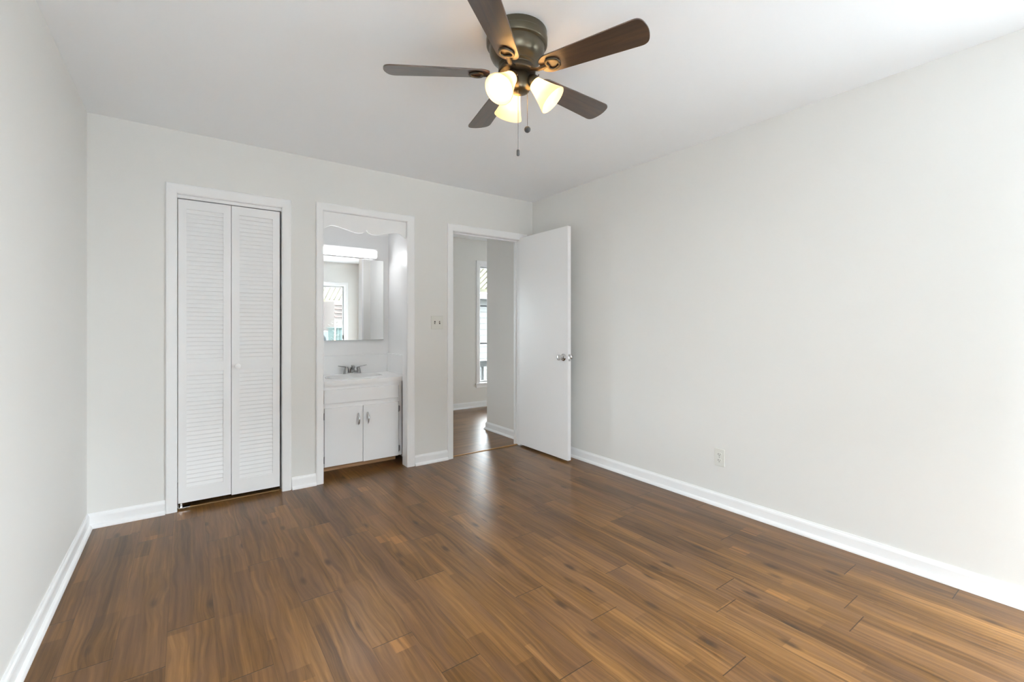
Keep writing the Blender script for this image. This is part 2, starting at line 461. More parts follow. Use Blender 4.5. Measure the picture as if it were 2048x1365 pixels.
# ------------------------------------------------------------------ baseboards
BP = [(0, 0), (0.028, 0), (0.0275, 0.008), (0.024, 0.016), (0.018, 0.021), (0.013, 0.023), (0.013, 0.066), (0.011, 0.074), (0.0065, 0.080), (0.005, 0.086), (0, 0.086)]
def base(mb, axis, wall, sgn, a, b, ma=0, mb_=0):
    """profile run along x (axis 'x') or y; wall = plane, sgn = direction into the room; ma, mb_ mitre the ends (+1 shortens with depth)"""
    if axis == 'x':
        return mb.loft([[(a + ma * d, wall + sgn * d, z) for d, z in BP], [(b - mb_ * d, wall + sgn * d, z) for d, z in BP]])
    return mb.loft([[(wall + sgn * d, a + ma * d, z) for d, z in BP], [(wall + sgn * d, b - mb_ * d, z) for d, z in BP]])
m1 = base(MB(), 'x', YB, -1, XL, -0.098, 1, 0)
base(m1, 'x', YB, -1, 0.632, 0.797); base(m1, 'x', YB, -1, 1.584, 1.895); base(m1, 'x', YB, -1, 2.786, XR, 0, 1)
tag(m1.build('baseboard_back', M['trim']), 'short white baseboard pieces between the closet, niche and doorway', 'baseboard', kind='structure')
tag(base(MB(), 'y', XL, 1, YF, YB, 0, 1).build('baseboard_left', M['trim']), 'white baseboard along the plain wall beside the closet', 'baseboard', kind='structure')
tag(base(MB(), 'y', XR, -1, YF, YB, 0, 1).build('baseboard_right', M['trim']), 'long white baseboard under the power outlet', 'baseboard', kind='structure')
tag(base(MB(), 'x', YF, 1, XL, XR).build('baseboard_front', M['trim']), 'white baseboard below the window seen in the mirror', 'baseboard', kind='structure')
m1 = base(MB(), 'x', YH, -1, 0.20, 5.35)
tag(m1.build('baseboard_hall', M['trim']), 'white baseboard on the far hall wall under the tall window', 'baseboard', kind='structure')
m1 = base(MB(), 'y', 2.82, -1, YB + WT + 0.016, 4.40, 0, -1)
base(m1, 'x', 4.40, 1, 2.82, 5.35, -1, 0)
tag(m1.build('baseboard_hall_right', M['trim']), 'white baseboard on the hall wall just past the open door', 'baseboard', kind='structure')

# ------------------------------------------------------------------ casings and jambs
def casing(mb, x0, x1, zt, w0, w1, wt, ywall, sgn, prof=None, z0=0.0):
    """mitred casing round an opening; w0, w1, wt = widths left, right, head"""
    P = prof or [(0, 0), (0, 0.009), (0.10, 0.014), (0.75, 0.016), (0.92, 0.015), (1.0, 0.011), (1.0, 0)]
    rings = [[], [], [], []]
    for o, t in P:
        y = ywall + sgn * t
        rings[0].append((x0 - o * w0, y, z0)); rings[1].append((x0 - o * w0, y, zt + o * wt))
        rings[2].append((x1 + o * w1, y, zt + o * wt)); rings[3].append((x1 + o * w1, y, z0))
    return mb.loft(rings)
def jamb(mb, x0, x1, zt, y0, y1):
    mb.box(x0 - J, y0, 0, x0, y1, zt).box(x1, y0, 0, x1 + J, y1, zt).box(x0 - J, y0, zt, x1 + J, y1, zt + J)
    return mb
m1 = casing(MB(), CL[0], CL[1], CL[2], 0.060, 0.061, 0.066, YB, -1)
jamb(m1, CL[0], CL[1], CL[2], YB - 0.001, YB + WT)
m1.box(CL[0], YB + 0.012, 2.0135, CL[1], YB + 0.060, CL[2])          # head board hiding the track
t1 = tag(m1.build('trim_1', M['trim']), 'white casing around the louvered closet door', 'door casing', kind='structure')
m1 = casing(MB(), NI[0], NI[1], NI[2], 0.053, 0.069, 0.056, YB, -1)
jamb(m1, NI[0], NI[1], NI[2], YB - 0.001, YB + WT + 0.002)
tag(m1.build('trim_2', M['trim']), 'white casing around the wash niche opening', 'casing', kind='structure')
m1 = casing(MB(), DR[0], DR[1] + 0.004, DR[2], 0.056, 0.082, 0.064, YB, -1)
jamb(m1, DR[0], DR[1], DR[2], YB - 0.001, YB + WT + 0.001)
m1.box(DR[0], YB + 0.040, 0, DR[0] + 0.011, YB + 0.075, DR[2]).box(DR[1] - 0.009, YB + 0.058, 0, DR[1], YB + 0.089, DR[2]).box(DR[0], YB + 0.040, DR[2] - 0.011, DR[1], YB + 0.075, DR[2])
casing(m1, DR[0], DR[1], DR[2], 0.056, 0.056, 0.056, YB + WT, 1)
t3 = tag(m1.build('trim_3', M['trim']), 'white casing and jamb around the open hall doorway', 'door casing', kind='structure')
MB().box(DR[0] - 0.004, YB - 0.003, 0.885, DR[0] + 0.002, YB + 0.028, 0.945).build('strike_plate', M['chrome'], t3)
m1 = MB().box(DR[0], 3.642, 0, DR[1], 3.668, 0.005)
tag(m1.build('trim_4', M['strip'], bevel=0.002), 'thin golden wood strip on the floor across the hall doorway', 'threshold', kind='structure')
M['darkstrip'] = wood('dark_threshold_wood', [(0.3, srgb(92, 66, 34)), (0.7, srgb(130, 96, 52))], 3.0, 50, 0.5)  # darker brown than the hall doorway strip
m1 = MB().box(CL[0], 3.632, 0, CL[1], 3.660, 0.010)
tag(m1.build('trim_5', M['darkstrip'], bevel=0.003), 'thin golden floor strip under the louvered closet door', 'threshold', kind='structure')

# ------------------------------------------------------------------ closet bifold door
d1 = tag(bpy.data.objects.new('door_1', None), 'white bifold closet door with louvered panels', 'door', kind='structure')
col.objects.link(d1)
def louver_leaf(x0, x1, l0, l1, zb):
    zt, yf, th = 2.006, YB + 0.010, 0.028
    m = MB()
    m.box(x0, yf, zb, l0, yf + th, zt).box(l1, yf, zb, x1, yf + th, zt)
    m.box(l0, yf, zb, l1, yf + th, 0.136).box(l0, yf, 0.889, l1, yf + th, 0.945).box(l0, yf, 1.947, l1, yf + th, zt)
    for (a, b, n) in ((0.136, 0.889, 27), (0.945, 1.947, 36)):
        p = (b - a) / n
        for k in range(n):
            z = a + p * (k + 0.5)
            # slat: front edge low, back edge high
            yc = yf + 0.0080; hy = 0.0048; hz = p * 0.53; th2 = 0.0035
            q = [(yc - hy, z - hz), (yc - hy + 0.002, z - hz - 0.0005), (yc + hy + 0.003, z + hz - th2), (yc + hy, z + hz), (yc + hy - 0.003, z + hz), (yc - hy - 0.0005, z - hz + th2 * 1.6)]
            q = [(min(max(y, yf + 0.002), yf + th), min(max(zz, a - 0.003), b + 0.003)) for y, zz in q]
            m.loft([[(l0 - 0.002, y, zz) for y, zz in q], [(l1 + 0.002, y, zz) for y, zz in q]])
    return m
lf = louver_leaf(-0.0335, 0.2575, 0.011, 0.213, 0.043).build('door_panel', M['louver'], d1)
rt = louver_leaf(0.2605, 0.5555, 0.307, 0.510, 0.036).build('door_panel', M['louver'], d1)
kb = MB().lathe([(0.0001, 0), (0.011, 0), (0.010, 0.006), (0.009, 0.012), (0.0155, 0.018), (0.0185, 0.023), (0.0175, 0.029), (0.012, 0.032), (0.0001, 0.033)], 24,
                Matrix.Translation((0.294, YB + 0.010, 0.913)) @ Matrix.Rotation(PI / 2, 4, 'X'))
kb.build('door_knob', M['louver'], rt, smooth=True)['label'] = 'round white knob'
mb = MB().box(-0.034, YB + 0.004, 0.012, 0.030, YB + 0.040, 0.0165).box(-0.034, YB + 0.004, 0.012, -0.031, YB + 0.04, 0.036).box(-0.022, YB + 0.016, 0.014, -0.012, YB + 0.026, 0.044)
mb.build('pivot_bracket', M['chrome'], d1)['label'] = 'small steel pivot bracket at the foot'

# ------------------------------------------------------------------ wash niche
# scalloped valance
def unpY(px, py, Y):
    f, y0, yaw = 907.9, 652.0, 0.6251
    s_, c_ = math.sin(yaw), math.cos(yaw)
    u = (px - 1024) / f; v = (y0 - py) / f
    k = Y / (c_ - u * s_)
    return (s_ + u * c_) * k, CAM_Z + v * k
scal = [(0.851, 1.925), (0.862, 1.930), (0.876, 1.941), (0.894, 1.952), (0.912, 1.958), (0.930, 1.9595), (0.958, 1.9565), (0.995, 1.9475), (1.030, 1.940), (1.062, 1.931), (1.085, 1.925),
        (1.107, 1.9225), (1.132, 1.924), (1.155, 1.930), (1.172, 1.940), (1.182, 1.955),
        (1.192, 1.940), (1.208, 1.930), (1.231, 1.924), (1.257, 1.9225), (1.279, 1.925), (1.302, 1.931), (1.334, 1.940), (1.369, 1.9475), (1.406, 1.9565), (1.434, 1.9595), (1.452, 1.958),
        (1.470, 1.952), (1.488, 1.941), (1.502, 1.930), (1.514, 1.925)]
ring = [(x, z) for x, z in scal] + [(1.5145, NI[2] - 0.001), (0.8505, NI[2] - 0.001)]
m1 = MB().loft([[(x, YB + 0.014, z) for x, z in ring], [(x, YB + 0.034, z) for x, z in ring]])
tag(m1.build('valance', M['trim']), 'white valance board with scalloped lower edge above the wash niche', 'valance')

# vanity cabinet
vc = empty('vanity_cabinet', 'white painted vanity cabinet with two doors below the sink', 'cabinet', (1.19, 3.756, 0))
def L(m, ox, oy, oz):      # local coordinates under a thing's base
    m.v = [(x - ox, y - oy, z - oz) for x, y, z in m.v]; return m
VO = (1.19, 3.756, 0)
CX0, CX1, FY = 0.868, 1.530, 3.756
m1 = MB().box(CX0, FY, 0.072, CX0 + 0.026, FY + 0.018, 0.712).box(CX1 - 0.028, FY, 0.072, CX1, FY + 0.018, 0.712)
m1.box(CX0 + 0.026, FY, 0.676, CX1 - 0.028, FY + 0.018, 0.712).box(CX0 + 0.026, FY, 0.534, CX1 - 0.028, FY + 0.018, 0.575).box(CX0 + 0.026, FY, 0.072, CX1 - 0.028, FY + 0.018, 0.095)
L(m1, *VO).build('face_frame', M['cabinet'], vc)
m1 = MB().box(CX0, FY + 0.018, 0.072, CX0 + 0.016, 4.262, 0.712).box(CX1 - 0.016, FY + 0.018, 0.072, CX1, 4.262, 0.712).box(CX0 + 0.016, FY + 0.018, 0.072, CX1 - 0.016, 4.262, 0.088).box(CX0 + 0.016, 4.25, 0.088, CX1 - 0.016, 4.262, 0.712)
L(m1, *VO).build('carcass', M['cabinet'], vc)
m1 = MB().box(CX0, 3.893, 0, CX1 - 0.004, 3.908, 0.072).box(CX0, 3.908, 0, CX0 + 0.016, 4.262, 0.072).box(CX1 - 0.02, 3.908, 0, CX1 - 0.004, 4.262, 0.072)
L(m1, *VO).build('toe_kick', M['kick'], vc)['label'] = 'bare wood toe kick'
m1 = MB().box(0.886, 3.740, 0.572, 1.4945, FY - 0.0005, 0.681)
L(m1, *VO).build('drawer_front', M['cabinet'], vc, bevel=0.003)
def pull(parent, x):
    m = MB(); pts = []; rr = []
    for k in range(15):
        a = k / 14
        pts.append((x - VO[0], 3.7395 - 0.020 * math.sin(PI * a) ** 0.8 - VO[1], 0.378 + 0.098 * a)); rr.append(0.0035 + 0.0045 * math.sin(PI * a))
    m.tube(pts, rr, 10)
    m.build('pull_handle', M['chrome'], parent, smooth=True)['label'] = 'slim curved chrome pull'
def hinge(parent, x, z, sx):
    m = MB().box(min(x, x + sx * 0.013), FY - 0.0155, z - 0.022, max(x, x + sx * 0.013), FY - 0.0005, z + 0.022)
    m.lathe([(0.0001, -0.024), (0.0035, -0.024), (0.0035, 0.024), (0.0001, 0.024)], 10, Matrix.Translation((x + sx * 0.002, FY - 0.017, z)))
    m.sphere((x + sx * 0.002, FY - 0.017, z + 0.025), 0.0038, 8).sphere((x + sx * 0.002, FY - 0.017, z - 0.025), 0.0038, 8)
    L(m, *VO).build('hinge', M['hinge'], parent)['label'] = 'small steel hinge'
dl = L(MB().box(0.889, 3.740, 0.0755, 1.1890, FY - 0.0005, 0.537), *VO).build('door', M['cabinet'], vc, bevel=0.003)
dr_ = L(MB().box(1.1925, 3.740, 0.0725, 1.4945, FY - 0.0005, 0.534), *VO).build('door', M['cabinet'], vc, bevel=0.003)
pull(dl, 1.153); pull(dr_, 1.231)
for z in (0.476, 0.134): hinge(dl, 0.8885, z, -1); hinge(dr_, 1.495, z, 1)

# counter with basin
TZ = 0.750
vt = empty('vanity_counter', 'white vanity countertop with an oval basin and low splash boards', 'countertop', (1.19, 4.0, 0.713))
TO = (1.19, 4.0, 0.713)
SC = (1.19, 3.975); SA, SB = 0.225, 0.165
TX0, TX1, TY0, TY1 = 0.7775, 1.6045, 3.733, 4.2695
m1 = MB(); N = 64
ell = lambda a, b: [(SC[0] + a * math.cos(2 * PI * k / N), SC[1] + b * math.sin(2 * PI * k / N)) for k in range(N)]
outer = []
for k in range(N):
    dx, dy = math.cos(2 * PI * k / N), math.sin(2 * PI * k / N)
    tx = ((TX1 if dx > 0 else TX0) - SC[0]) / dx if abs(dx) > 1e-9 else 1e9
    ty = ((TY1 if dy > 0 else TY0) - SC[1]) / dy if abs(dy) > 1e-9 else 1e9
    t = min(tx, ty); outer.append((SC[0] + dx * t, SC[1] + dy * t))
for cx_, cy_ in ((TX0, TY0), (TX1, TY0), (TX1, TY1), (TX0, TY1)):   # true corners
    k = min(range(N), key=lambda i: (outer[i][0] - cx_) ** 2 + (outer[i][1] - cy_) ** 2); outer[k] = (cx_, cy_)
inner = ell(SA, SB)
m1.loft([[(x, y, 0.713) for x, y in inner], [(x, y, 0.713) for x, y in outer], [(x, y, TZ) for x, y in outer], [(x, y, TZ) for x, y in inner], [(x, y, 0.713) for x, y in inner]], caps=False)
L(m1, *TO).build('counter_slab', M['laminate'], vt)
m1 = MB()
prof = [(1.06, 0.0005), (1.055, 0.006), (1.02, 0.0085), (0.985, 0.006), (0.95, -0.006), (0.88, -0.04), (0.72, -0.085), (0.45, -0.115), (0.16, -0.125), (0.10, -0.127)]
m1.loft([[(SC[0] + SA * q * math.cos(2 * PI * k / N), SC[1] + SB * q * math.sin(2 * PI * k / N), TZ + dz) for k in range(N)] for q, dz in prof], caps=False)
m1.f.append(list(range(len(m1.v) - N, len(m1.v))))
L(m1, *TO).build('basin', M['porcelain'], vt, smooth=True)
m1 = MB().box(TX0 + 0.019, TY1 - 0.019, TZ, TX1 - 0.019, TY1, 0.917)
L(m1, *TO).build('backsplash', M['laminate'], vt, bevel=0.002)
for xa in (TX0, TX1 - 0.019):
    m1 = MB().box(xa, TY0 + 0.02, TZ, xa + 0.019, TY1, 0.925)
    L(m1, *TO).build('side_splash', M['laminate'], vt, bevel=0.002)
m1 = MB().lathe([(0.0001, 0), (0.02, 0), (0.02, 0.003), (0.0001, 0.003)], 20, Matrix.Translation((SC[0], SC[1], TZ - 0.127)))
L(m1, *TO).build('drain', M['chrome'], vt)

# faucet
fx, fy, fz = 1.235, 4.185, TZ
fc = empty('faucet', 'brushed metal two-handle faucet at the back of the basin', 'faucet', (fx, fy, fz))
pr = []
for k in range(40):
    a = 2 * PI * k / 40
    cx_ = 0.051 if math.cos(a) > 0 else -0.051
    pr.append((cx_ + 0.028 * math.cos(a), 0.028 * math.sin(a)))
m1 = MB().loft([[(x, y, 0) for x, y in pr], [(x, y, 0.010) for x, y in pr], [(x * 0.95, y * 0.86, 0.019) for x, y in pr]])
m1.build('base_plate', M['nickel'], fc, smooth=True)
for sg in (-1, 1):
    m1 = MB().lathe([(0.025, 0.012), (0.024, 0.024), (0.020, 0.040), (0.016, 0.056), (0.012, 0.066), (0.0001, 0.069)], 20, Matrix.Translation((sg * 0.052, 0, 0)))
    pts = [(sg * 0.052, 0, 0.060), (sg * 0.060, -0.002, 0.068), (sg * 0.075, -0.004, 0.072), (sg * 0.100, -0.006, 0.075), (sg * 0.126, -0.008, 0.080)]
    m1.tube(pts, [0.011, 0.010, 0.0085, 0.0075, 0.005], 10, flat=0.55)
    m1.build('handle', M['nickel'], fc, smooth=True)
m1 = MB()
pts = [(0, 0.004, 0.012), (0, 0.002, 0.036), (0, -0.006, 0.056), (0, -0.026, 0.066), (0, -0.055, 0.062), (0, -0.085, 0.052), (0, -0.108, 0.042), (0, -0.114, 0.034)]
m1.tube(pts, [0.023, 0.021, 0.019, 0.017, 0.0155, 0.014, 0.0125, 0.011], 16)
m1.build('spout', M['nickel'], fc, smooth=True)
m1 = MB().tube([(0, 0.019, 0.015), (0, 0.020, 0.07)], 0.0025, 8).sphere((0, 0.020, 0.074), 0.006, 10)
m1.build('lift_rod', M['nickel'], fc, smooth=True)

# mirror and light
mr = empty('wall_mirror', 'frameless rectangular mirror on the niche wall above the sink', 'mirror', (1.19, YN - 0.001, 1.055))
MB().box(-0.331, -0.014, 0.0, 0.359, 0.0, 0.756).build('backing', M['hinge'], mr)
MB().box(-0.329, -0.0185, 0.002, 0.357, -0.0142, 0.754).build('mirror_glass', M['mirror'], mr)
vl = empty('vanity_light', 'lit white strip light on the niche wall above the mirror', 'light', (1.19, YN - 0.001, 1.822))
m1 = MB().box(-0.285, -0.060, 0.062, 0.285, 0.0, 0.085).box(-0.285, -0.014, 0.004, 0.285, 0.0, 0.062).box(-0.285, -0.060, 0.004, -0.279, -0.014, 0.062).box(0.279, -0.060, 0.004, 0.285, -0.014, 0.062)
m1.build('housing', M['trim'], vl)
m1 = MB(); q = []
for k in range(9):
    a = PI / 2 * k / 8
    q.append((-0.018 - 0.048 * math.sin(a), 0.010 + 0.050 * (1 - math.cos(a))))
q = [(-0.016, 0.010)] + q + [(-0.016, 0.0605)]
m1.loft([[(-0.277, y, z) for y, z in q], [(0.277, y, z) for y, z in q]])
m1.build('diffuser', M['tube'], vl)

# ------------------------------------------------------------------ hall door, switch, outlet
d2 = tag(bpy.data.objects.new('door_2', None), 'flat white hall door standing open against the right wall', 'door', kind='structure')
d2.location = (2.690, 3.598, 0.0)
col.objects.link(d2)
lf2 = MB().box(0, -0.696, 0.018, 0.036, 0, 2.056).build('door_panel', M['door'], d2, bevel=0.0015)
def knob(sg):
    x0 = 0 if sg < 0 else 0.036
    R_ = Matrix.Translation((x0, -0.640, 0.912)) @ Matrix.Rotation(sg * PI / 2, 4, 'Y')
    m = MB().lathe([(0.0001, 0), (0.032, 0), (0.032, 0.004), (0.026, 0.010), (0.012, 0.013), (0.011, 0.026), (0.016, 0.032), (0.024, 0.040), (0.0265, 0.050), (0.023, 0.059), (0.012, 0.063), (0.0001, 0.0635)], 28, R_)
    k = m.build('door_knob', M['chrome'], d2, smooth=True); k['label'] = 'chrome door knob'
knob(-1); knob(1)
MB().box(0.006, -0.698, 0.882, 0.030, -0.695, 0.940).box(0.011, -0.704, 0.900, 0.025, -0.695, 0.922).build('latch_plate', M['chrome'], d2)
sw = empty('light_switch', 'off white double toggle switch plate between niche and doorway', 'light switch', (1.795, YB, 1.217))
MB().box(-0.058, -0.006, -0.058, 0.058, 0, 0.058).build('wall_plate', M['plastic'], sw, bevel=0.003)
for x, up in ((-0.023, -1), (0.023, 1)):
    MB().box(x - 0.0055, -0.0075, -0.013, x + 0.0055, -0.005, 0.013).build('toggle_slot', M['slot'], sw)
    MB().loft([[(x - 0.004, -0.006, -0.005), (x + 0.004, -0.006, -0.005), (x + 0.004, -0.006, 0.005), (x - 0.004, -0.006, 0.005)],
               [(x - 0.003, -0.020, up * 0.008 - 0.003), (x + 0.003, -0.020, up * 0.008 - 0.003), (x + 0.003, -0.020, up * 0.008 + 0.003), (x - 0.003, -0.020, up * 0.008 + 0.003)]]).build('toggle', M['plastic'], sw)
ot = empty('power_outlet', 'off white duplex power outlet low on the right wall', 'outlet', (XR, 1.6235, 0.321), PI / 2 * 3)
# local x runs along the wall, local -y into the room
MB().box(-0.035, -0.007, -0.057, 0.035, 0, 0.057).build('wall_plate', M['plastic'], ot, bevel=0.003)
for z in (-0.0195, 0.0195):
    m1 = MB(); q = []
    for k in range(24):
        a = 2 * PI * k / 24
        q.append((max(-0.0165, min(0.0165, 0.0185 * math.cos(a))), max(-0.0135, min(0.0135, 0.0165 * math.sin(a)))))
    m1.loft([[(x, -0.0065, z + y) for x, y in q], [(x, -0.0095, z + y) for x, y in q]])
    rc = m1.build('receptacle', M['plastic'], ot)
    m1 = MB().box(-0.0075, -0.0098, z - 0.002, -0.0045, -0.0090, z + 0.008).box(0.0045, -0.0098, z - 0.001, 0.0070, -0.0090, z + 0.007).box(-0.0025, -0.0098, z - 0.010, 0.0025, -0.0090, z - 0.0055)
    m1.build('slots', M['slot'], rc)['label'] = 'dark plug slots'
MB().lathe([(0.0001, 0), (0.0035, 0), (0.003, 0.0015), (0.0001, 0.002)], 12, Matrix.Translation((0, -0.0068, 0)) @ Matrix.Rotation(PI / 2, 4, 'X')).build('screw', M['nickel'], ot)

# ------------------------------------------------------------------ ceiling fan
FZ = 2.266
fan = empty('ceiling_fan', 'bronze ceiling fan with five dark wood blades and three lit glass shades', 'ceiling fan', (1.155, 1.565, H))
def fl(m): return m
m1 = MB().lathe([(0.0001, 0), (0.128, 0), (0.129, -0.004), (0.129, -0.026), (0.131, -0.028), (0.131, -0.032), (0.130, -0.054), (0.127, -0.058), (0.118, -0.061)], 56)
m1.build('canopy', M['bronze'], fan, smooth=True)
m1 = MB().lathe([(0.119, -0.056), (0.1175, -0.066), (0.118, -0.078), (0.115, -0.094), (0.107, -0.110), (0.094, -0.123), (0.080, -0.131), (0.078, -0.134), (0.080, -0.137), (0.076, -0.141), (0.071, -0.144), (0.070, -0.150), (0.0001, -0.150)], 56)
m1.build('motor_housing', M['bronze'], fan, smooth=True)
m1 = MB().lathe([(0.0001, -0.150), (0.077, -0.152), (0.080, -0.156), (0.080, -0.170), (0.076, -0.174), (0.05, -0.176), (0.0001, -0.176)], 48)
m1.build('flywheel', M['iron'], fan, smooth=True)
AX = Vector((0.0105, -0.0076, 0))        # the light kit hangs a little out of true
HB = FZ - H
m1 = MB().lathe([(0.0001, -0.176), (0.041, -0.176), (0.044, -0.180), (0.045, -0.226), (0.044, -0.238), (0.038, -0.248), (0.026, -0.2535), (0.010, -0.2555), (0.0001, -0.256)], 40, Matrix.Translation(AX))
m1.build('switch_housing', M['bronze'], fan, smooth=True)

def rounded(pts, rads, n=6):
    out = []
    for i in range(len(pts)):
        p, a, b = Vector(pts[i]), Vector(pts[i - 1]), Vector(pts[(i + 1) % len(pts)])
        r = rads[i]
        d1, d2 = (a - p).normalized(), (b - p).normalized()
        s, e = p + d1 * r, p + d2 * r
        for k in range(n + 1):
            t = k / n
            out.append(tuple(s * (1 - t) ** 2 + p * 2 * t * (1 - t) + e * t * t))
    return out
outline = rounded([(0.116, -0.028), (0.142, -0.047), (0.548, -0.064), (0.566, 0.0), (0.548, 0.064), (0.142, 0.047), (0.116, 0.028)], [0.012, 0.015, 0.030, 0.03, 0.030, 0.015, 0.012])
bl = MB().loft([[(x, y, -0.003) for x, y in outline], [(x, y, 0.003) for x, y in outline]])
blade_mesh_o = bl.build('blade', M['walnut'], bevel=0.0012)
# blade iron: arm from the flywheel, ring with a crescent on the blade's underside
ir = MB()
ring_p = []
for k in range(28):
    a = 2 * PI * k / 28
    rr = 0.028 + 0.007 * math.cos(a) + 0.002 * math.cos(3 * a)
    ring_p.append((0.166 + rr * math.cos(a) * 0.95, rr * math.sin(a), -0.0075))
ir.tube(ring_p, 0.0058, 8, closed=True, flat=0.8)
ir.tube([(0.060, 0, 0.006), (0.082, 0, -0.002), (0.105, 0, -0.011), (0.122, 0, -0.011), (0.144, 0, -0.0075)], [0.014, 0.012, 0.0105, 0.011, 0.009], 10, flat=0.45)
ir.tube([(0.148, -0.018, -0.0065), (0.152, -0.009, -0.0085), (0.154, 0, -0.009), (0.152, 0.009, -0.0085), (0.148, 0.018, -0.0065)], [0.003, 0.004, 0.0045, 0.004, 0.003], 8)
for sy_ in (-0.017, 0.017): ir.sphere((0.198, sy_ * 0.9, -0.008), 0.0045, 8)
iron_o = ir.build('blade_iron', M['iron'], smooth=True)
iron_o['label'] = 'looped bronze bracket'
for k, ang in enumerate((76.0, 148.0, 220.0, 292.0, 4.0)):
    if k == 0: b, i = blade_mesh_o, iron_o
    else:
        b, i = blade_mesh_o.copy(), iron_o.copy()
        col.objects.link(b); col.objects.link(i)
    b.parent = fan; b.location = (0, 0, HB)
    b.rotation_euler = (Matrix.Rotation(math.radians(ang), 3, 'Z') @ Matrix.Rotation(math.radians(-12), 3, 'X')).to_euler()
    i.parent = b
# lamps
shade_prof = [(0.0265, 0.000), (0.0285, 0.010), (0.0325, 0.026), (0.0385, 0.048), (0.0455, 0.070), (0.0525, 0.090), (0.0590, 0.106), (0.0635, 0.116), (0.0640, 0.119)]
inner_prof = [(r - 0.0028, z) for r, z in reversed(shade_prof)]
inner_prof[0] = (0.0615, 0.1195)
shm = MB().lathe(shade_prof + inner_prof, 40)
shade0 = shm.build('lamp_shade', M['shade'], smooth=True)
ftm = MB().lathe([(0.0001, -0.030), (0.012, -0.030), (0.018, -0.024), (0.026, -0.014), (0.0295, -0.004), (0.0300, 0.010), (0.0292, 0.0105), (0.0270, -0.003), (0.0001, -0.006)], 28)
for k in range(3):
    a = 2 * PI * k / 3
    ftm.tube([(0.028 * math.cos(a), 0.028 * math.sin(a), 0.005), (0.037 * math.cos(a), 0.037 * math.sin(a), 0.005)], 0.0022, 6)
fit0 = ftm.build('fitter', M['bronze'], smooth=True)
bum = MB().lathe([(0.0001, 0.000), (0.012, 0.0), (0.0125, 0.020), (0.017, 0.032), (0.0255, 0.048), (0.0290, 0.064), (0.0260, 0.080), (0.016, 0.090), (0.0001, 0.0935)], 24)
bulb0 = bum.build('light_bulb', M['bulb'], smooth=True)
bulb0['label'] = 'glowing bulb'
for k, ang in enumerate((-164.0, -44.0, 76.0)):
    a = math.radians(ang)
    hv = Vector((math.cos(a), math.sin(a), 0))
    neck = AX + hv * 0.057 + Vector((0, 0, 2.230 - H))
    axis = (hv * 0.70 + Vector((0, 0, -0.714))).normalized()
    if k == 0: s_, f_, b_ = shade0, fit0, bulb0
    else:
        s_, f_, b_ = shade0.copy(), fit0.copy(), bulb0.copy()
        for o in (s_, f_, b_): col.objects.link(o)
    s_.parent = fan; s_.location = neck; s_.rotation_euler = axis.to_track_quat('Z', 'Y').to_euler()
    f_.parent = s_; b_.parent = s_
    MB().tube([AX + hv * 0.040 + Vector((0, 0, -0.196)), AX + hv * 0.052 + Vector((0, 0, -0.196)), neck - axis * 0.022], [0.008, 0.0085, 0.010], 10).build('lamp_arm', M['bronze'], fan, smooth=True)
# pull chains
def chain(x, y, z0, z1, fob):
    m = MB().tube([(x, y, z0), (x, y, (z0 + z1) / 2), (x, y, z1)], 0.0011, 6)
    n = int((z0 - z1) / 0.006)
    for k in range(n): m.sphere((x, y, z0 - 0.006 * (k + 0.5)), 0.0017, 6)
    c = m.build('pull_chain', M['chain'], fan)
    fob.build('chain_fob', M['fob'], c, smooth=True)
cx_, cy_ = AX.x - 0.020, AX.y - 0.014
z1 = 1.935 - H
chain(cx_, cy_, -0.250, z1, MB().lathe([(0.0001, 0), (0.0035, 0.0), (0.0065, -0.004), (0.0068, -0.022), (0.005, -0.026), (0.0001, -0.0265)], 16, Matrix.Translation((cx_, cy_, z1))))
cx_, cy_ = AX.x + 0.029, AX.y - 0.015
z1 = 2.045 - H
chain(cx_, cy_, -0.240, z1, MB().sphere((cx_, cy_, z1 - 0.013), 0.0138, 16))

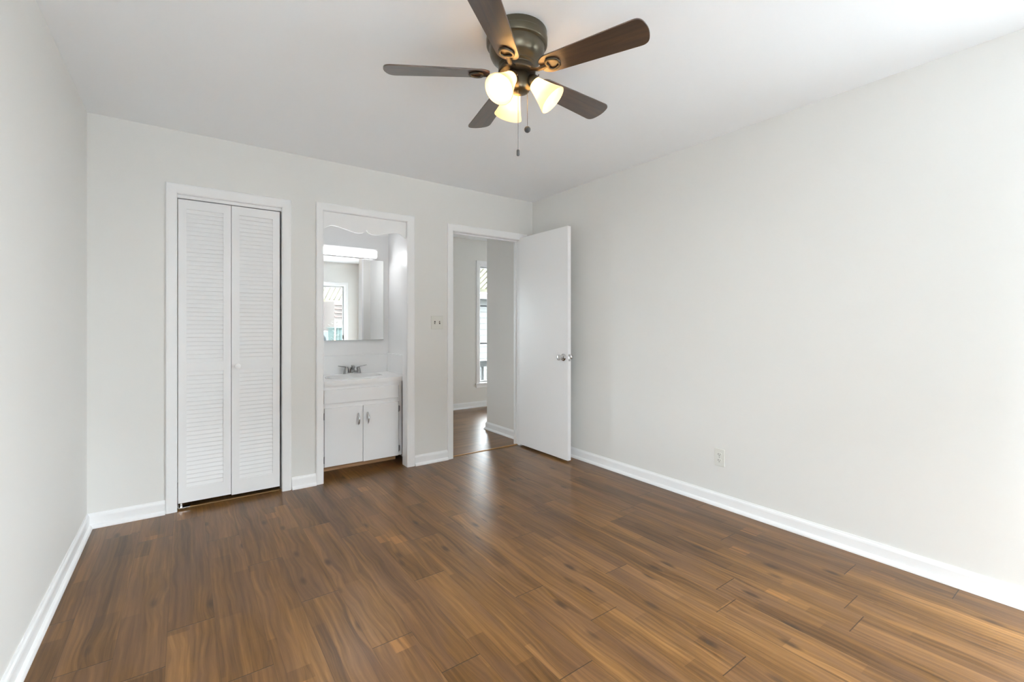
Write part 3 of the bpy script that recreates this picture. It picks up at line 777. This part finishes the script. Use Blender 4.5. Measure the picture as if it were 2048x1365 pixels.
# ------------------------------------------------------------------ windows
def window(name, label, x0, x1, z0, z1, ywall, sgn, rails, mullion=None, rot=None):
    """window in an x-z wall; ywall = room face, sgn = +1 when the outside lies towards +y; local origin = world"""
    root = tag(bpy.data.objects.new(name, None), label, 'window', kind='structure')
    col.objects.link(root)
    yy = lambda d: ywall + sgn * d
    def bx(m, xa, xb, d0, d1, za, zb):
        return m.box(xa, min(yy(d0), yy(d1)), za, xb, max(yy(d0), yy(d1)), zb)
    m = MB()
    casing(m, x0, x1, z1, 0.060, 0.060, 0.066, ywall, -sgn, z0=z0 - 0.002)
    bx(m, x0 - 0.06, x1 + 0.06, -0.012, 0, z0 - 0.069, z0 - 0.024)
    m.build('window_casing', M['trim'], root)
    m = bx(MB(), x0 - 0.078, x1 + 0.078, -0.036, 0.0, z0 - 0.024, z0); bx(m, x0, x1, 0.0, WT, z0 - 0.02, z0 + 0.002)
    m.build('window_sill', M['trim'], root, bevel=0.003)
    m = MB()
    for a, b in ((x0, x0 + 0.012), (x1 - 0.012, x1)): bx(m, a, b, 0.0, WT, z0, z1)
    bx(m, x0 + 0.012, x1 - 0.012, 0.0, WT, z1 - 0.012, z1)
    m.build('window_jamb', M['trim'], root)
    m = MB()
    for a, b in ((x0 + 0.012, x0 + 0.034), (x1 - 0.034, x1 - 0.012)): bx(m, a, b, 0.045, 0.075, z0 + 0.002, z1 - 0.012)
    bx(m, x0 + 0.034, x1 - 0.034, 0.045, 0.075, z0 + 0.002, z0 + 0.022); bx(m, x0 + 0.034, x1 - 0.034, 0.045, 0.075, z1 - 0.034, z1 - 0.012)
    for z in rails: bx(m, x0 + 0.034, x1 - 0.034, 0.048, 0.072, z - 0.010, z + 0.010)
    for x in (mullion or []): bx(m, x - 0.02, x + 0.02, 0.047, 0.073, z0 + 0.022, z1 - 0.034)
    m.build('sash', M['alu'], root)
    m = bx(MB(), x0 + 0.03, x1 - 0.03, 0.0585, 0.0615, z0 + 0.012, z1 - 0.022)
    m.build('glass_pane', M['glass'], root)
    return root
window('added_window_5', 'added hall window, unseen, letting more daylight into the hall', *W5, YH, 1, [])
w1 = window('window_1', 'tall hall window looking onto a porch', *W1, YH, 1, [])
m1 = MB().box(W1[0] + 0.034, YH + 0.046, 1.473, W1[1] - 0.034, YH + 0.074, 1.491).box(W1[0] + 0.034, YH + 0.046, 0.918, W1[1] - 0.034, YH + 0.074, 0.938)
m1.build('sash_rail', M['darkrail'], w1)['label'] = 'dark horizontal sash rails'
w2 = window('window_2', 'large bedroom window seen in the mirror, awning outside', *W2, YF, -1, [])
MB().box(2.562, YF - 0.046, 0.93, 2.576, YF - 0.030, 1.0).build('window_latch', M['slot'], w2)
window('added_window_4', 'added narrow window behind the camera, unseen, for more even daylight', *W4, YF, -1, [])
w3 = window('added_window_3', 'added window in the right wall, unseen, to brighten the left wall', *W3, XR, 1, [])
w3.matrix_world = Matrix(((0, 1, 0, 0), (1, 0, 0, 0), (0, 0, 1, 0), (0, 0, 0, 1)))

# ------------------------------------------------------------------ outside the hall window
GZ = -0.40
m1 = MB().box(-30, -40, GZ - 0.1, 40, 30, GZ)
tag(m1.build('ground', M['ground']), 'pale concrete ground outside the windows', 'ground', kind='structure')
def awning(name, label, x0, x1, ya, za, yb, zb, lip):
    root = empty(name, label, 'awning', (0, 0, 0))
    m = MB(); n = int((x1 - x0) / 0.10); d = Vector((0, yb - ya, zb - za)); nrm = Vector((0, -(zb - za), yb - ya)).normalized()
    if nrm.z < 0: nrm = -nrm
    pts = []
    for k in range(n):
        xa = x0 + (x1 - x0) * k / n; p = (x1 - x0) / n
        pts += [(xa, 0.0), (xa + p * 0.70, 0.0), (xa + p * 0.76, 0.018), (xa + p * 0.94, 0.018)]
    pts.append((x1, 0.0))
    def at(x, h, t, off): v = Vector((x, ya, za)) + d * t + nrm * (h + off); return tuple(v)
    lo = pts; ring0 = [at(x, h, 0, 0) for x, h in lo] + [at(x, h, 0, 0.006) for x, h in reversed(lo)]
    ring1 = [at(x, h, 1, 0) for x, h in lo] + [at(x, h, 1, 0.006) for x, h in reversed(lo)]
    m.loft([ring0, ring1]).build('roof_sheet', M['awning'], root)
    s = 0.02 if yb > ya else -0.02
    MB().box(x0, min(yb, yb + s), zb - lip, x1, max(yb, yb + s), zb + 0.02).build('front_beam', M['awning'], root)
    for x in (x0 + 0.03, x1 - 0.07):
        MB().box(x, min(yb - 2 * s, yb - 4 * s), GZ, x + 0.04, max(yb - 2 * s, yb - 4 * s), zb - 0.01).build('post', M['whitesiding'], root)
    return root
awning('awning', 'cream ribbed metal awning over the porch outside the hall window', -0.4, 8.2, YH + WT + 0.02, 2.43, 7.0, 1.85, 0.05)
pr_ = empty('porch_railing', 'grey wooden porch railing outside the hall window', 'railing', (0, 6.62, 0))
MB().box(3.0, -0.05, 0.49, 7.5, 0.05, 0.59).build('top_rail', M['deckwood'], pr_)
MB().box(3.0, -0.025, -0.25, 7.5, 0.025, -0.19).build('bottom_rail', M['deckwood'], pr_)
for k in range(37):
    MB().box(3.05 + 0.12 * k, -0.018, -0.19, 3.086 + 0.12 * k, 0.018, 0.49).build('baluster', M['deckwood'], pr_)
for x in (3.0, 7.46): MB().box(x, -0.045, GZ, x + 0.09, 0.045, 0.64).build('post', M['deckwood'], pr_)
nh = empty('neighbouring_house', 'pale sided house beyond the porch railing', 'house', (0, 0, 0))
m1 = MB(); z = GZ
while z < 1.9:
    m1.loft([[(2.0, 10.0, z), (2.0, 9.965, z), (2.0, 9.985, z + 0.15), (2.0, 10.0, z + 0.15)], [(14.0, 10.0, z), (14.0, 9.965, z), (14.0, 9.985, z + 0.15), (14.0, 10.0, z + 0.15)]]); z += 0.15
m1.box(2.0, 10.0, GZ, 14.0, 14.0, 1.9)
m1.build('siding', M['whitesiding'], nh)
m1 = MB().loft([[(1.7, 9.6, 1.86), (14.3, 9.6, 1.86), (14.3, 9.6, 1.98), (1.7, 9.6, 1.98)], [(1.7, 12, 2.75), (14.3, 12, 2.75), (14.3, 12, 2.87), (1.7, 12, 2.87)], [(1.7, 14.4, 1.86), (14.3, 14.4, 1.86), (14.3, 14.4, 1.98), (1.7, 14.4, 1.98)]])
m1.build('roof', M['roofing'], nh)

# ------------------------------------------------------------------ outside the bedroom window, seen in the mirror
awning('awning', 'cream ribbed metal awning outside the bedroom window, seen in the mirror', 1.3, 3.04, YF - WT - 0.02, 2.32, -2.10, 1.76, 0.03)
ab = empty('apartment_building', 'white building with dark window bands seen in the mirror', 'building', (0, 0, 0))
MB().box(-9.0, -18, GZ, 5.55, -14, 6.0).build('wall', M['roofing'], ab)
for z in (1.50, 1.95, 2.8, 3.7):
    fr = MB().box(2.6, -14.0, z, 5.45, -13.97, z + 0.22).build('window', M['darkpane'], ab)
    MB().box(2.55, -14.0, z - 0.03, 5.5, -13.94, z).build('sill', M['whitesiding'], fr)
pb = empty('stucco_building', 'pink stucco building right of the white one in the mirror', 'building', (0, 0, 0))
MB().box(5.15, -13.5, GZ, 7.2, -11.5, 3.8).build('wall', M['palepink'], pb)
MB().box(5.55, -11.5, GZ, 6.2, -11.38, 3.9).build('pilaster', M['pink'], pb)
for z in (1.55, 1.72, 1.89, 2.06): MB().box(5.16, -11.5, z, 5.55, -11.42, z + 0.05).build('ledge', M['pink'], pb)
sh = empty('garden_shed', 'small teal shed at the bottom of the mirror view', 'shed', (4.6, -8.4, GZ))
m1 = MB()
for k in range(10): m1.box(-0.36 + 0.1 * k, 0.38, 0, -0.275 + 0.1 * k, 0.40, 1.50)
m1.box(-0.36, -0.4, 0, 0.64, 0.38, 1.50)
m1.build('wall', M['teal'], sh)
MB().loft([[(-0.42, -0.46, 1.5), (0.70, -0.46, 1.5), (0.70, -0.46, 1.53), (-0.42, -0.46, 1.53)], [(-0.42, 0.46, 1.50), (0.70, 0.46, 1.50), (0.70, 0.46, 1.53), (-0.42, 0.46, 1.53)]]).build('roof', M['teal'], sh)
au = empty('air_conditioner', 'pale outdoor air conditioner on a stand seen in the mirror', 'air conditioner', (3.55, -7.2, GZ))
MB().box(-0.45, -0.35, 0.70, 0.30, 0.0, 1.42).build('casing', M['acgrey'], au, bevel=0.02)
MB().lathe([(0.20, 0), (0.25, 0.01), (0.25, 0.03), (0.20, 0.03), (0.20, 0)], 32, Matrix.Translation((-0.02, 0.0, 1.1)) @ Matrix.Rotation(-PI / 2, 4, 'X')).build('fan_guard', M['darkpane'], au)
for x in (-0.42, 0.22):
    MB().box(x, -0.33, 0, x + 0.05, -0.02, 0.70).build('leg', M['alu'], au)
pl = empty('potted_plant', 'thin leafy plant in front of the pink building in the mirror', 'plant', (3.95, -6.8, GZ))
MB().lathe([(0.0001, 0), (0.14, 0), (0.18, 0.3), (0.16, 0.3), (0.12, 0.03), (0.0001, 0.03)], 20).build('pot', M['roofing'], pl)
MB().tube([(0, 0, 0.02), (0.02, 0, 0.6), (0, 0.01, 1.2), (0.03, 0, 1.65)], 0.016, 6).build('stem', M['kick'], pl)
m1 = MB()
for k in range(60):
    z = 1.0 + 0.75 * random.random(); a = random.random() * 2 * PI; r = 0.05 + 0.16 * random.random()
    c = Vector((r * math.cos(a), r * math.sin(a), z)); d = Vector((math.cos(a), math.sin(a), random.uniform(-0.5, 0.6))).normalized() * 0.05
    sd = Vector((-math.sin(a), math.cos(a), 0)) * 0.016; u = Vector((0, 0, 0.002))
    m1.loft([[c - d, c - d + u, c - d + u * 2], [c - sd, c + u * 2, c + sd], [c + d, c + d + u, c + d + u * 2]])
m1.build('foliage', M['leaf'], pl)
